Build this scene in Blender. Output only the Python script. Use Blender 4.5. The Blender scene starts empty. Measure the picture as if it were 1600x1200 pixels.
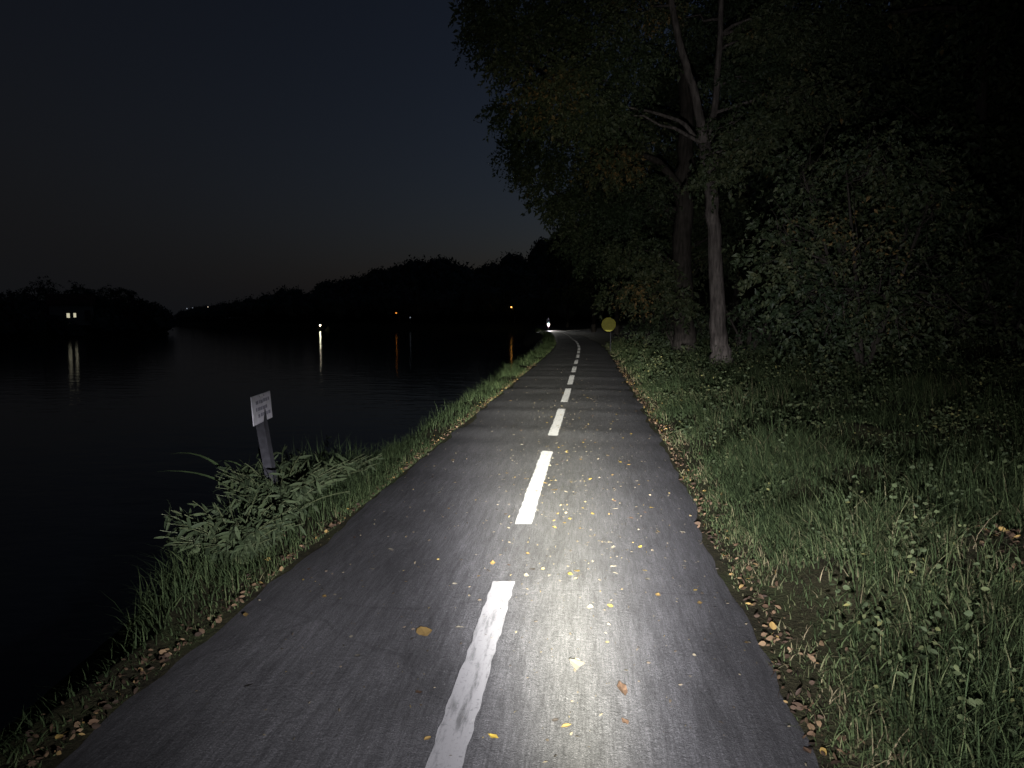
import bpy, math, random
import numpy as np
from mathutils import Vector, Matrix
R = math.radians
rng = np.random.default_rng(7)
random.seed(7)
scene = bpy.context.scene
COL = scene.collection

# ------------------------------------------------------------------ camera
F, W0, H0, CAMZ = 1109.0, 1600, 1200, 1.40
YAW, PITCH = math.atan(115 / F), math.atan(100 / F)
cam_d = bpy.data.cameras.new("camera")
cam_d.sensor_width = 36.0
cam_d.lens = F / W0 * 36.0
cam_d.clip_start, cam_d.clip_end = 0.05, 6000
cam = bpy.data.objects.new("camera", cam_d)
cam.location = (0, 0, CAMZ)
cam.rotation_euler = (R(90) - PITCH, 0, YAW)
COL.objects.link(cam)
scene.camera = cam

# ------------------------------------------------------------------ night sky
world = bpy.data.worlds.new("World")
scene.world = world
world.use_nodes = True
wn, wl = world.node_tree.nodes, world.node_tree.links
sky = wn.new("ShaderNodeTexSky")
sky.sky_type = 'NISHITA'
sky.sun_disc = False
sky.sun_elevation = R(-5.0)
sky.sun_rotation = R(60)
sky.air_density, sky.dust_density, sky.ozone_density = 1.0, 2.0, 1.5
sky_bg = wn["Background"]
sky_bg.inputs[1].default_value = 1.15
wl.new(sky.outputs[0], sky_bg.inputs[0])
glow = wn.new("ShaderNodeBackground")              # faint town glow in the night air, strongest low down
glow.inputs[0].default_value = (0.90, 0.97, 1.12, 1)
wtc = wn.new("ShaderNodeTexCoord"); wsep = wn.new("ShaderNodeSeparateXYZ")
wl.new(wtc.outputs["Generated"], wsep.inputs[0])
wmr = wn.new("ShaderNodeMapRange"); wmr.interpolation_type = 'SMOOTHSTEP'
wl.new(wsep.outputs["Z"], wmr.inputs[0])
for _i, _v in ((1, 0.0), (2, 0.45), (3, 0.0068), (4, 0.0036)): wmr.inputs[_i].default_value = _v
wl.new(wmr.outputs[0], glow.inputs[1])
addw = wn.new("ShaderNodeAddShader")
wl.new(sky_bg.outputs[0], addw.inputs[0]); wl.new(glow.outputs[0], addw.inputs[1])
wl.new(addw.outputs[0], wn["World Output"].inputs[0])

scene.view_settings.view_transform = 'Standard'
scene.view_settings.look = 'None'
scene.view_settings.exposure = 0.0
scene.view_settings.gamma = 1.0
scene.view_settings.use_curve_mapping = False
scene.render.engine = 'CYCLES'
cy = scene.cycles
cy.use_denoising = True
cy.max_bounces, cy.diffuse_bounces, cy.glossy_bounces, cy.transmission_bounces = 5, 2, 3, 2
cy.sample_clamp_indirect = 4.0

# ------------------------------------------------------------------ the headlamp of the bicycle the photo was taken from
def headlamp(name, loc, direction, gain, head_tilt=0.0):
    """Spot with a lens pattern: long narrow throw below a cut-off, wide weak spill."""
    ld = bpy.data.lights.new(name, 'SPOT')
    ld.energy = gain
    ld.spot_size, ld.spot_blend, ld.shadow_soft_size = R(172), 0.3, 0.02
    ld.use_nodes = True
    nt = ld.node_tree
    n, l = nt.nodes, nt.links
    em = n["Emission"]
    def M(op, a, b=None, c=None):
        m = n.new("ShaderNodeMath"); m.operation = op
        for i, v in enumerate((a, b, c)):
            if v is None: continue
            if isinstance(v, (int, float)): m.inputs[i].default_value = v
            else: l.new(v, m.inputs[i])
        return m.outputs[0]
    geo = n.new("ShaderNodeNewGeometry")
    fw = Vector(direction).normalized()
    rt = fw.cross(Vector((0, 0, 1))).normalized()
    def dot(v):
        d = n.new("ShaderNodeVectorMath"); d.operation = 'DOT_PRODUCT'
        l.new(geo.outputs["Incoming"], d.inputs[0]); d.inputs[1].default_value = v
        return d.outputs["Value"]
    fwd = M('MAXIMUM', dot(fw), 0.02)
    tx = M('DIVIDE', dot(rt), fwd)
    ty = M('DIVIDE', dot((0, 0, 1)), fwd)
    down = M('MAXIMUM', M('MULTIPLY', ty, -1.0), 0.0)
    up = M('MAXIMUM', ty, 0.0)
    ex = lambda v, s: M('EXPONENT', M('MULTIPLY', v, -1.0 / s))
    cut = n.new("ShaderNodeMapRange"); cut.interpolation_type = 'SMOOTHSTEP'
    l.new(down, cut.inputs[0]); cut.inputs[1].default_value = 0.002; cut.inputs[2].default_value = 0.034
    isup = M('GREATER_THAN', ty, 0.0)
    isdn = M('SUBTRACT', 1.0, isup)
    cutw = n.new("ShaderNodeMapRange"); cutw.interpolation_type = 'SMOOTHSTEP'
    l.new(down, cutw.inputs[0]); cutw.inputs[1].default_value = 0.0; cutw.inputs[2].default_value = 0.22
    throw = M('MULTIPLY', M('MULTIPLY', M('MULTIPLY', ex(down, .03), 70), cut.outputs[0]), isdn)
    near = M('MULTIPLY', M('MULTIPLY', M('EXPONENT', M('MULTIPLY', M('MULTIPLY', down, down), -1.0 / .305 ** 2)), 36), isdn)
    spill = M('MULTIPLY', M('MULTIPLY', M('MULTIPLY', ex(down, .22), 7.0), cutw.outputs[0]), isdn)
    above = M('MULTIPLY', M('ADD', M('MULTIPLY', ex(up, .05), 1.2), M('MULTIPLY', ex(up, .5), 5.2)), ex(down, .10))
    dx = M('ADD', tx, 0.06)
    g1 = M('EXPONENT', M('MULTIPLY', M('MULTIPLY', dx, dx), -1.0 / .136 ** 2))
    g2 = M('EXPONENT', M('MULTIPLY', M('MULTIPLY', dx, dx), -1.0 / .20 ** 2))
    wide = ex(M('ABSOLUTE', dx), 1.05)
    dr = M('ADD', tx, -0.12)
    g3_ = M('EXPONENT', M('MULTIPLY', M('MULTIPLY', dr, dr), -1.0 / .32 ** 2))
    total = M('ADD', M('ADD', M('ADD', M('MULTIPLY', near, g1), M('MULTIPLY', spill, wide)), M('MULTIPLY', throw, g2)), M('MULTIPLY', above, g3_))
    l.new(total, em.inputs[1])
    mix = n.new("ShaderNodeMix"); mix.data_type = 'RGBA'
    mix.inputs[6].default_value = (0.98, 0.96, 1.03, 1)
    mix.inputs[7].default_value = (1.0, 0.975, 0.85, 1)
    l.new(g1, mix.inputs[0]); l.new(mix.outputs[2], em.inputs[0])
    o = bpy.data.objects.new(name, ld)
    o.location = loc
    o.rotation_euler = fw.to_track_quat('-Z', 'Y').to_euler()
    COL.objects.link(o)
    return o
headlamp("bicycle_headlamp_light", (0.10, 0.45, 0.95), (0, 1, 0), 1130)

# ================================================================== helpers
def unit(v): return v / (np.linalg.norm(v, axis=-1, keepdims=True) + 1e-9)
def ray(x, y):
    a, b = (x - 800) / F, -(y - 600) / F
    c, s = math.cos(-PITCH), math.sin(-PITCH)
    d = (a, c - s * b, s + c * b)
    c, s = math.cos(YAW), math.sin(YAW)
    return np.array([c * d[0] - s * d[1], s * d[0] + c * d[1], d[2]])
def at_depth(x, y, Y):
    d = ray(x, y); return np.array([0, 0, CAMZ]) + d * (Y / d[1])
def at_level(x, y, z):
    d = ray(x, y); return np.array([0, 0, CAMZ]) + d * ((z - CAMZ) / d[2])

def mesh_np(name, V, faces, tint=None, smooth=False):
    """faces: list of (n,k) int arrays"""
    me = bpy.data.meshes.new(name)
    V = np.asarray(V, np.float32).reshape(-1, 3)
    me.vertices.add(len(V)); me.vertices.foreach_set("co", V.ravel())
    faces = [np.asarray(f, np.int32) for f in faces if len(f)]
    tot = np.concatenate([f.ravel() for f in faces])
    cnt = np.concatenate([np.full(len(f), f.shape[1], np.int32) for f in faces])
    me.loops.add(len(tot)); me.loops.foreach_set("vertex_index", tot)
    me.polygons.add(len(cnt))
    st = np.zeros(len(cnt), np.int32); st[1:] = np.cumsum(cnt)[:-1]
    me.polygons.foreach_set("loop_start", st); me.polygons.foreach_set("loop_total", cnt)
    if tint is not None:
        a = me.attributes.new("tint", 'FLOAT', 'POINT')
        a.data.foreach_set("value", np.asarray(tint, np.float32))
    me.polygons.foreach_set("use_smooth", np.full(len(cnt), smooth, bool))
    me.update(calc_edges=True); me.validate()
    return me
def obj(name, me, mat=None, parent=None, loc=None):
    o = bpy.data.objects.new(name, me)
    if mat is not None and me is not None and not me.materials: me.materials.append(mat)
    COL.objects.link(o)
    if parent is not None: o.parent = parent
    if loc is not None: o.location = loc
    return o
def empty(name, loc=(0, 0, 0)):
    o = bpy.data.objects.new(name, None); o.empty_display_size = 0.2
    o.location = loc; COL.objects.link(o); return o
def tag(o, label=None, cat=None, group=None, kind=None):
    if label: o["label"] = label
    if cat: o["category"] = cat
    if group: o["group"] = group
    if kind: o["kind"] = kind
    return o
class MB:
    def __init__(s): s.V = []; s.Fq = []; s.Ft = []; s.n = 0
    def add(s, V, q=(), t=()):
        V = np.asarray(V, float).reshape(-1, 3)
        if len(q): s.Fq.append(np.asarray(q, int) + s.n)
        if len(t): s.Ft.append(np.asarray(t, int) + s.n)
        s.V.append(V); s.n += len(V); return s
    def tube(s, pts, rad, seg=8, cap=True):
        pts = np.asarray(pts, float); k = len(pts)
        rad = np.broadcast_to(rad, (k,))
        T = np.gradient(pts, axis=0); T /= np.linalg.norm(T, axis=1)[:, None] + 1e-9
        ref = np.array([0, 0, 1.0]) if abs(T[0][2]) < .9 else np.array([1.0, 0, 0])
        A = np.cross(T, ref); A /= np.linalg.norm(A, axis=1)[:, None] + 1e-9
        B = np.cross(T, A)
        th = np.linspace(0, 2 * np.pi, seg, endpoint=False)
        ring = pts[:, None] + rad[:, None, None] * (np.cos(th)[None, :, None] * A[:, None] + np.sin(th)[None, :, None] * B[:, None])
        i = np.arange(k - 1)[:, None] * seg + np.arange(seg)[None]
        j = np.arange(k - 1)[:, None] * seg + (np.arange(seg)[None] + 1) % seg
        q = np.stack([i, j, j + seg, i + seg], -1).reshape(-1, 4)
        V = ring.reshape(-1, 3); t = []
        if cap:
            V = np.vstack([V, pts[0], pts[-1]]); c0, c1 = k * seg, k * seg + 1
            for a in range(seg):
                b = (a + 1) % seg
                t += [(c0, b, a), (c1, (k - 1) * seg + a, (k - 1) * seg + b)]
        return s.add(V, q, t)
    def box(s, c, d, rot=None):
        c = np.asarray(c, float); h = np.asarray(d, float) / 2
        V = np.array([[x, y, z] for x in (-1, 1) for y in (-1, 1) for z in (-1, 1)]) * h
        if rot is not None: V = V @ np.array(rot).T
        return s.add(V + c, [(0, 1, 3, 2), (4, 6, 7, 5), (0, 4, 5, 1), (2, 3, 7, 6), (0, 2, 6, 4), (1, 5, 7, 3)])
    def torus(s, c, R0, r, axis='x', seg=20, sg=6):
        a = np.linspace(0, 2 * np.pi, seg, endpoint=False)[:, None]; b = np.linspace(0, 2 * np.pi, sg, endpoint=False)[None]
        u = (R0 + r * np.cos(b)) * np.cos(a); v = (R0 + r * np.cos(b)) * np.sin(a); w = r * np.sin(b) + 0 * a
        V = np.stack({'x': (w, u, v), 'y': (u, w, v)}[axis], -1).reshape(-1, 3) + np.asarray(c)
        i, j = np.meshgrid(np.arange(seg), np.arange(sg), indexing='ij')
        f = lambda p, q_: ((p % seg) * sg + q_ % sg)
        return s.add(V, np.stack([f(i, j), f(i + 1, j), f(i + 1, j + 1), f(i, j + 1)], -1).reshape(-1, 4))
    def ball(s, c, r, seg=10, rings=6, scale=(1, 1, 1)):
        V = [[0, 0, 1]]
        for a in range(1, rings):
            p = math.pi * a / rings
            V += [[math.sin(p) * math.cos(t), math.sin(p) * math.sin(t), math.cos(p)] for t in np.linspace(0, 2 * np.pi, seg, endpoint=False)]
        V += [[0, 0, -1]]; q = []; t = []
        for a in range(rings - 2):
            for b in range(seg):
                q.append((1 + a * seg + b, 1 + (a + 1) * seg + b, 1 + (a + 1) * seg + (b + 1) % seg, 1 + a * seg + (b + 1) % seg))
        L = len(V) - 1
        for b in range(seg):
            t += [(0, 1 + b, 1 + (b + 1) % seg), (L, L - seg + (b + 1) % seg, L - seg + b)]
        return s.add(np.array(V) * r * np.asarray(scale) + np.asarray(c), q, t)
    def mesh(s, name, smooth=False):
        fs = []
        if s.Fq: fs.append(np.concatenate(s.Fq))
        if s.Ft: fs.append(np.concatenate(s.Ft))
        return mesh_np(name, np.concatenate(s.V), fs, smooth=smooth)

# ------------------------------------------------------------------ materials
def mat(name, base=(.5, .5, .5), rough=.8, spec=.3, emit=None, estr=0):
    m = bpy.data.materials.new(name); m.use_nodes = True
    b = m.node_tree.nodes["Principled BSDF"]
    b.inputs["Base Color"].default_value = (*base, 1)
    b.inputs["Roughness"].default_value = rough
    b.inputs["Specular IOR Level"].default_value = spec
    if emit:
        b.inputs["Emission Color"].default_value = (*emit, 1); b.inputs["Emission Strength"].default_value = estr
    return m
class NT:
    def __init__(s, m): s.m = m; s.n = m.node_tree.nodes; s.l = m.node_tree.links; s.b = s.n["Principled BSDF"]
    def new(s, t, **kw):
        x = s.n.new(t)
        for k, v in kw.items(): setattr(x, k, v)
        return x
    def coords(s, scale=(1, 1, 1), out="Object"):
        tc = s.new("ShaderNodeTexCoord"); mp = s.new("ShaderNodeMapping"); mp.inputs[3].default_value = scale
        s.l.new(tc.outputs[out], mp.inputs[0]); return mp.outputs[0]
    def noise(s, vec, scale, detail=3, rough=.55):
        x = s.new("ShaderNodeTexNoise"); x.inputs["Scale"].default_value = scale; x.inputs["Detail"].default_value = detail; x.inputs["Roughness"].default_value = rough
        s.l.new(vec, x.inputs["Vector"]); return x.outputs[0]
    def ramp(s, fac, stops):
        x = s.new("ShaderNodeValToRGB"); e = x.color_ramp.elements
        while len(e) < len(stops): e.new(.5)
        for q, (p, c) in zip(e, stops):
            q.position = p; q.color = (*c, 1) if len(c) == 3 else c
        s.l.new(fac, x.inputs[0]); return x.outputs[0]
    def mult(s, a, b, fac=1.0):
        x = s.new("ShaderNodeMix", data_type='RGBA', blend_type='MULTIPLY'); x.inputs[0].default_value = fac
        s.l.new(a, x.inputs[6]); s.l.new(b, x.inputs[7]); return x.outputs[2]
    def bump(s, h, strength, dist):
        x = s.new("ShaderNodeBump"); x.inputs["Strength"].default_value = strength; x.inputs["Distance"].default_value = dist
        s.l.new(h, x.inputs["Height"]); s.l.new(x.outputs[0], s.b.inputs["Normal"]); return x
    def color(s, c): s.l.new(c, s.b.inputs["Base Color"])
def g3(v, t=(1, 1, 1)): return (v * t[0], v * t[1], v * t[2])

def m_asphalt():
    m = mat("asphalt", rough=.85, spec=.25); t = NT(m)
    v = t.coords()
    grain = t.ramp(t.noise(v, 150, 4, .75), [(.30, g3(.026)), (.52, g3(.055, (1, .985, 1.03))), (.72, g3(.10, (1, .99, 1.0)))])
    vs = t.coords((26, 2.2, 1))
    drag = t.ramp(t.noise(vs, 1.0, 4, .7), [(.30, g3(.66)), (.70, g3(1.25))])
    vf = t.coords((120, 7, 1))
    drag2 = t.ramp(t.noise(vf, 1.0, 3, .65), [(.32, g3(.72)), (.68, g3(1.22))])
    patch = t.ramp(t.noise(v, 1.3, 5, .6), [(.3, g3(.84)), (.7, g3(1.10))])
    c = t.mult(t.mult(t.mult(grain, drag), patch), drag2)
    stain = t.ramp(t.noise(t.coords((1.6, .5, 1)), 1.1, 6, .62), [(.36, g3(.72)), (.50, g3(1.0)), (.66, g3(1.08))])
    c = t.mult(c, stain)
    sp = t.new("ShaderNodeTexVoronoi"); sp.inputs["Scale"].default_value = 85.0; t.l.new(v, sp.inputs["Vector"])
    spk = t.ramp(sp.outputs["Distance"], [(.10, g3(1.75)), (.22, g3(1.0))])
    c = t.mult(c, spk)
    vo = t.new("ShaderNodeTexVoronoi", feature='DISTANCE_TO_EDGE'); vo.inputs["Scale"].default_value = .55
    wv = t.new("ShaderNodeMix", data_type='VECTOR'); wv.inputs[0].default_value = .14
    nz = t.new("ShaderNodeTexNoise"); nz.inputs["Scale"].default_value = 3.0; nz.inputs["Detail"].default_value = 5
    t.l.new(v, nz.inputs["Vector"]); t.l.new(v, wv.inputs[4]); t.l.new(nz.outputs["Color"], wv.inputs[5]); t.l.new(wv.outputs[1], vo.inputs["Vector"])
    crack = t.ramp(vo.outputs[0], [(.0, g3(.35)), (.007, g3(1.0))])
    c = t.mult(c, crack, .35)
    t.color(c)
    h = t.new("ShaderNodeMath", operation='ADD'); t.l.new(t.noise(v, 190, 2, .7), h.inputs[0]); t.l.new(t.noise(v, 40, 2), h.inputs[1])
    t.bump(h.outputs[0], .8, .005)
    return m
def m_paint():
    m = mat("road_paint", rough=.6, spec=.4); t = NT(m)
    v = t.coords()
    wear = t.ramp(t.noise(t.coords((30, 4, 1)), 1.0, 5, .7), [(.33, g3(.065)), (.50, g3(.17, (1, .99, 1.0)))])
    spot = t.ramp(t.noise(v, 70, 3, .6), [(.28, g3(.55)), (.42, g3(1.0))])
    t.color(t.mult(wear, spot)); t.bump(t.noise(v, 200, 2), .4, .002)
    t.b.inputs["Sheen Weight"].default_value = .09; t.b.inputs["Sheen Roughness"].default_value = .35      # glass beads in the paint
    return m
def m_ground():
    m = mat("earth", rough=.95, spec=.1); t = NT(m); v = t.coords()
    c = t.ramp(t.noise(v, 2.2, 5, .65), [(.3, (.016, .014, .009)), (.5, (.030, .028, .014)), (.7, (.026, .038, .013))])
    t.color(t.mult(c, t.ramp(t.noise(v, 45, 4, .7), [(.25, g3(.45)), (.75, g3(1.4))])))
    t.bump(t.noise(v, 30, 5, .7), .8, .04)
    return m
def m_water():
    m = mat("river_water", (.006, .009, .013), .075, .5); t = NT(m)
    t.b.inputs["IOR"].default_value = 1.33
    a = t.noise(t.coords((.55, .9, 1)), 1.3, 3, .5); b = t.noise(t.coords((.7, 1, 1)), 6.0, 2, .5)
    h = t.new("ShaderNodeMath", operation='MULTIPLY_ADD'); t.l.new(b, h.inputs[0]); h.inputs[1].default_value = .22; t.l.new(a, h.inputs[2])
    t.bump(h.outputs[0], .32, .06)
    return m
def m_tint(name, stops, rough=.6, spec=.25, trans=0.0):
    m = mat(name, rough=rough, spec=spec); t = NT(m)
    a = t.new("ShaderNodeAttribute", attribute_name="tint")
    c = t.ramp(a.outputs["Fac"], stops)
    n = t.ramp(t.noise(t.coords(), 9, 3), [(.3, g3(.7)), (.7, g3(1.2))])
    t.color(t.mult(c, n))
    return m
def m_bark(name, c0, c1):
    m = mat(name, rough=.95, spec=.1); t = NT(m)
    v = t.coords((14, 14, 2.2)); h = t.noise(v, 1.0, 5, .65)
    c = t.ramp(h, [(.35, c0), (.65, c1)])
    t.color(t.mult(c, t.ramp(t.noise(t.coords(), 3, 3), [(.3, g3(.7)), (.7, g3(1.2))]))); t.bump(h, .9, .03)
    return m
def m_flat(name, c, rough=.6, spec=.4, var=.25, scale=20):
    m = mat(name, rough=rough, spec=spec); t = NT(m)
    c1 = tuple(x * (1 - var) for x in c); c2 = tuple(min(1, x * (1 + var * .5)) for x in c)
    t.color(t.ramp(t.noise(t.coords(), scale, 4), [(.3, c1), (.7, c2)]))
    return m
M = dict(asphalt=m_asphalt(), paint=m_paint(), earth=m_ground(), water=m_water(),
    grass=m_tint("grass_blades", [(0, (.014, .022, .009)), (.40, (.030, .046, .018)), (.70, (.056, .074, .030)), (.88, (.110, .105, .055)), (1, (.15, .125, .075))], rough=.8, spec=.12),
    herb=m_tint("herb_leaves", [(0, (.014, .022, .010)), (.5, (.036, .048, .021)), (.85, (.066, .076, .032)), (1, (.12, .115, .04))], rough=.75, spec=.15),
    litter=m_tint("dead_leaves", [(0, (.022, .014, .009)), (.5, (.075, .046, .026)), (.85, (.15, .10, .055)), (1, (.30, .20, .05))], rough=.8),
    leaf=m_tint("tree_leaves", [(0, (.014, .024, .010)), (.5, (.034, .046, .020)), (.88, (.060, .066, .030)), (1, (.13, .085, .030))]),
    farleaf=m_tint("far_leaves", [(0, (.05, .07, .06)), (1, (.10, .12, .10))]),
    bark=m_bark("grey_bark", (.036, .032, .028), (.115, .10, .088)), bark2=m_bark("dark_bark", (.018, .016, .013), (.052, .045, .038)),
    plate=m_flat("sign_plate_paint", (.50, .49, .53), .5), ink=m_flat("faded_print", (.16, .155, .19), .6), post=m_flat("weathered_post", (.024, .024, .028), .85, .2, .4, 30),
    metal=m_flat("galvanised_steel", (.25, .25, .26), .5, .5), yellow=m_flat("yellow_sign_paint", (.30, .275, .018), .6),
    dark=m_flat("dark_metal", (.02, .02, .022), .5), rubber=m_flat("tyre_rubber", (.015, .015, .015), .9, .1), cloth=m_flat("dark_cloth", (.012, .012, .015), .95, .05), skin=m_flat("skin", (.35, .22, .16), .6),
    wall=m_flat("house_plaster", (.30, .28, .25), .9, .1, .2, 4), roof=m_flat("roof_tiles", (.09, .05, .04), .9, .1), wood=m_flat("jetty_wood", (.08, .065, .05), .9, .1),
    lamp_w=mat("white_lamp_glass", (.8, .8, .8), emit=(1, .95, .66), estr=22), lamp_o=mat("sodium_lamp_glass", (.8, .6, .3), emit=(1, .34, .04), estr=1.1),
    lamp_o2=mat("dim_sodium_lamp_glass", (.8, .6, .3), emit=(1, .45, .10), estr=5), lamp_far=mat("town_lamp_glass", (.8, .8, .7), emit=(1, .82, .60), estr=7),
    lamp_dim=mat("faint_lamp_glass", (.7, .7, .8), emit=(.75, .85, 1), estr=.3),
    window=mat("lit_window_glass", (.8, .75, .6), emit=(1, .93, .66), estr=.55), window2=mat("dim_window_glass", (.8, .75, .6), emit=(.9, .92, 1), estr=1.6),
    beam=mat("headlamp_lens", (.9, .9, .9), emit=(1, .98, .95), estr=1500),
    l_yellow=m_flat("yellow_leaf", (.27, .19, .03), .6, .3, .4, 60), l_ochre=m_flat("ochre_leaf", (.15, .10, .035), .7, .2, .4, 60), l_pale=m_flat("pale_dry_leaf", (.12, .11, .085), .8, .2, .35, 60), l_faint=m_flat("faint_pressed_leaf", (.072, .067, .055), .85, .1, .2, 40), l_brown=m_flat("brown_leaf", (.06, .036, .022), .8, .2, .4, 60), l_dark=m_flat("dark_wet_leaf", (.022, .018, .015), .6, .3, .3, 60))

# ================================================================== layout of the river bank
CY = np.array([-40, -5, 3, 8, 14, 20, 30, 37, 45, 52, 65, 78, 97, 115, 140, 165, 190, 208])
CX = np.array([-.43, -.43, -.43, -.39, -.34, -.32, -.29, -.33, -.55, -.95, -1.6, -2.5, -4.6, -6.0, -7.9, -9.8, -11.8, -13.3])
_fy = np.linspace(-40, 208, 1241); _fx = np.interp(_fy, CY, CX)
_k = np.exp(-np.linspace(-2, 2, 41) ** 2); _k /= _k.sum()
_fx = np.concatenate([_fx[:20], np.convolve(_fx, _k, 'valid'), _fx[-20:]])
def xc(y): return np.interp(y, _fy, _fx)
EDGE_L = -1.31
def edge_r(y): return np.interp(y, [-5, 2, 8, 16, 60], [1.2, 1.22, 1.34, 1.32, 1.36])
BANK = 3.95
def zroad(x, y):
    a = np.interp(y, [0, 5, 9, 60], [.0010, .0022, .0055, .006])
    s = np.sin(y * 3.7 + .35 * x) + .8 * np.sin(y * 2.17 + 1.3 - .2 * x) + .7 * np.sin(y * 5.9 + .5 * x + .6 * np.sin(y * .7)) + .9 * np.sin(y * 1.1 + .4)
    return a * s - .018 * (x - xc(y)) ** 2 * .35
# shoreline of the near bank (x over y) and of the far bank
sh_pts = [(_y, xc(_y) - BANK) for _y in np.arange(-40, 186, 3.0)]
for px, py in [(700, 515.5), (617, 516), (560, 516), (502, 516), (440, 514.6), (400, 514), (350, 513.6), (306, 513.3)]:
    p = at_level(px, py, -1.8); sh_pts.append((p[1], p[0]))
sh_pts += [(420, -262), (560, -350), (700, -440), (1000, -640)]
sh = np.array(sh_pts)
order = np.argsort(sh[:, 0]); sh = sh[order]
shy = np.linspace(-40, 1000, 900); shx = np.interp(shy, sh[:, 0], sh[:, 1])
LBY = np.array([-200, 95, 125, 150, 158, 175, 230, 330, 640, 1000]); LBX = np.array([-91, -91, -91.5, -92.5, -97, -114, -165, -262, -500, -790])
def poly_dist(x, y, px, py):
    out = np.empty(len(x))
    for i in range(0, len(x), 4000):
        a, b = x[i:i + 4000, None], y[i:i + 4000, None]
        out[i:i + 4000] = np.sqrt(((a - px) ** 2 + (b - py) ** 2).min(1))
    return out
sil_px = np.array([-600, 250, 300, 340, 400, 440, 480, 520, 560, 600, 640, 670, 700, 730, 760, 800, 840, 870, 920, 1000, 3000])
sil_py = np.array([478, 478, 480, 476, 464, 456, 446, 442, 430, 421, 411, 404, 406, 413, 409, 394, 372, 352, 320, 240, 240])
TREEH = 8.5
HS = .36
az_t = np.array([math.atan2(*ray(p, 500)[:2]) for p in sil_px])
az_d = np.linspace(az_t.min(), az_t.max(), 400)
el_d = np.interp(az_d, az_t, np.array([(500 - q) / F for q in sil_py]) / np.array([np.linalg.norm(ray(p, 500)) for p in sil_px]))
sh_az = np.arctan2(shx, shy); sh_r = np.hypot(shx, shy)
rs = np.array([sh_r[np.argmin(np.abs(sh_az - a) + (sh_r < 60) * 5)] for a in az_d])
hr_d = np.clip((CAMZ - TREEH + el_d * (rs + 14)) / (1 - el_d / HS), 1.0, 75)
def vnoise(x, y, s, seed=0):
    return (np.sin(x * s * 1.31 + seed + 1.7 * np.sin(y * s * .83 + seed)) + np.sin(y * s * 1.13 - seed * 2 + 1.3 * np.sin(x * s * .71 + 2 * seed))) * .5
def verge_w(y): return np.interp(y, [0, 3.0, 3.8, 5.6, 6.5, 12, 40], [-1.50, -1.52, -1.85, -1.90, -1.68, -1.72, -1.9])
def ground_z(x, y):
    x = np.atleast_1d(np.asarray(x, float)); y = np.atleast_1d(np.asarray(y, float))
    side = x - np.interp(y, shy, shx)
    d = poly_dist(x, y, shx, shy) * np.sign(side)
    near = np.clip((180 - y) / 20, 0, 1)
    u = near * (side - BANK) + (1 - near) * (d - BANK)
    r = np.hypot(x, y)
    tw = verge_w(y)
    z = np.where(u < tw, -.03 - .85 * (tw - u), -.03)
    er = edge_r(y) + .08
    v = np.maximum(u - er, 0)
    mic = np.clip(v / .5, 0, 1) * np.clip((60 - r) / 30, 0, 1)
    z = z + np.where(u > er, .045 * np.clip(v * 4, 0, 1) + .055 * v + .012 * np.maximum(v - 2, 0) ** 2 * np.clip((16 - v) / 8, .3, 1), 0) * (u < 16)
    z = z + mic * (.10 * vnoise(x, y, 2.3, 1) + .035 * vnoise(x, y, 5.1, 4))
    hill_h = np.interp(np.arctan2(x, np.maximum(y, .01)), az_d, hr_d)
    hill_h = np.where(y < 0, 60, hill_h)
    sl = np.where(r < 150, .62, HS)
    hz = np.minimum(sl * np.maximum(u - 14, 0), hill_h) + 1.2
    z = np.where(u > 12, np.maximum(np.where(u < 16, z, 1.2), hz + .6 * vnoise(x, y, .12, 2)), z)
    zl = np.clip(.5 * (np.interp(y, LBY, LBX) - x), -6, 0) * 1.0
    dl = np.interp(y, LBY, LBX) - x
    zl = np.where(dl > 0, np.minimum(-1.8 + .8 * dl, 1.2 + .004 * np.minimum(dl, 400)), -6)
    z = np.where(u < -3.2, np.maximum(np.maximum(z, -4.0), zl), z)
    return np.maximum(z, -4.0)
def gz(x, y): return float(ground_z(x, y)[0])

# ------------------------------------------------------------------ setting
def build_ground():
    na = 560
    az = np.concatenate([np.linspace(-np.pi, -1.0, 60, endpoint=False), np.linspace(-1.0, 1.05, 440, endpoint=False), np.linspace(1.05, np.pi, 60, endpoint=False)])
    rr = np.concatenate([[.15], np.geomspace(.5, 30, 190), np.geomspace(31, 4200, 170)])
    A, Q = np.meshgrid(az, rr, indexing='ij')
    X, Y = np.sin(A) * Q, np.cos(A) * Q
    Z = ground_z(X.ravel(), Y.ravel())
    nr = len(rr)
    V = np.stack([X.ravel(), Y.ravel(), Z], -1)
    i, j = np.meshgrid(np.arange(na), np.arange(nr - 1), indexing='ij')
    f = lambda a, b: (a % na) * nr + b
    q = np.stack([f(i, j), f(i, j + 1), f(i + 1, j + 1), f(i + 1, j)], -1).reshape(-1, 4)
    o = obj("ground", mesh_np("ground", V, [q], smooth=True), M["earth"]); tag(o, kind="structure")
build_ground()
wm = mesh_np("river", [(-1400, -150, -1.8), (25, -150, -1.8), (25, 1300, -1.8), (-1400, 1300, -1.8)], [[(0, 1, 2, 3)]])
tag(obj("river", wm, M["water"]), kind="structure")

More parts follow.
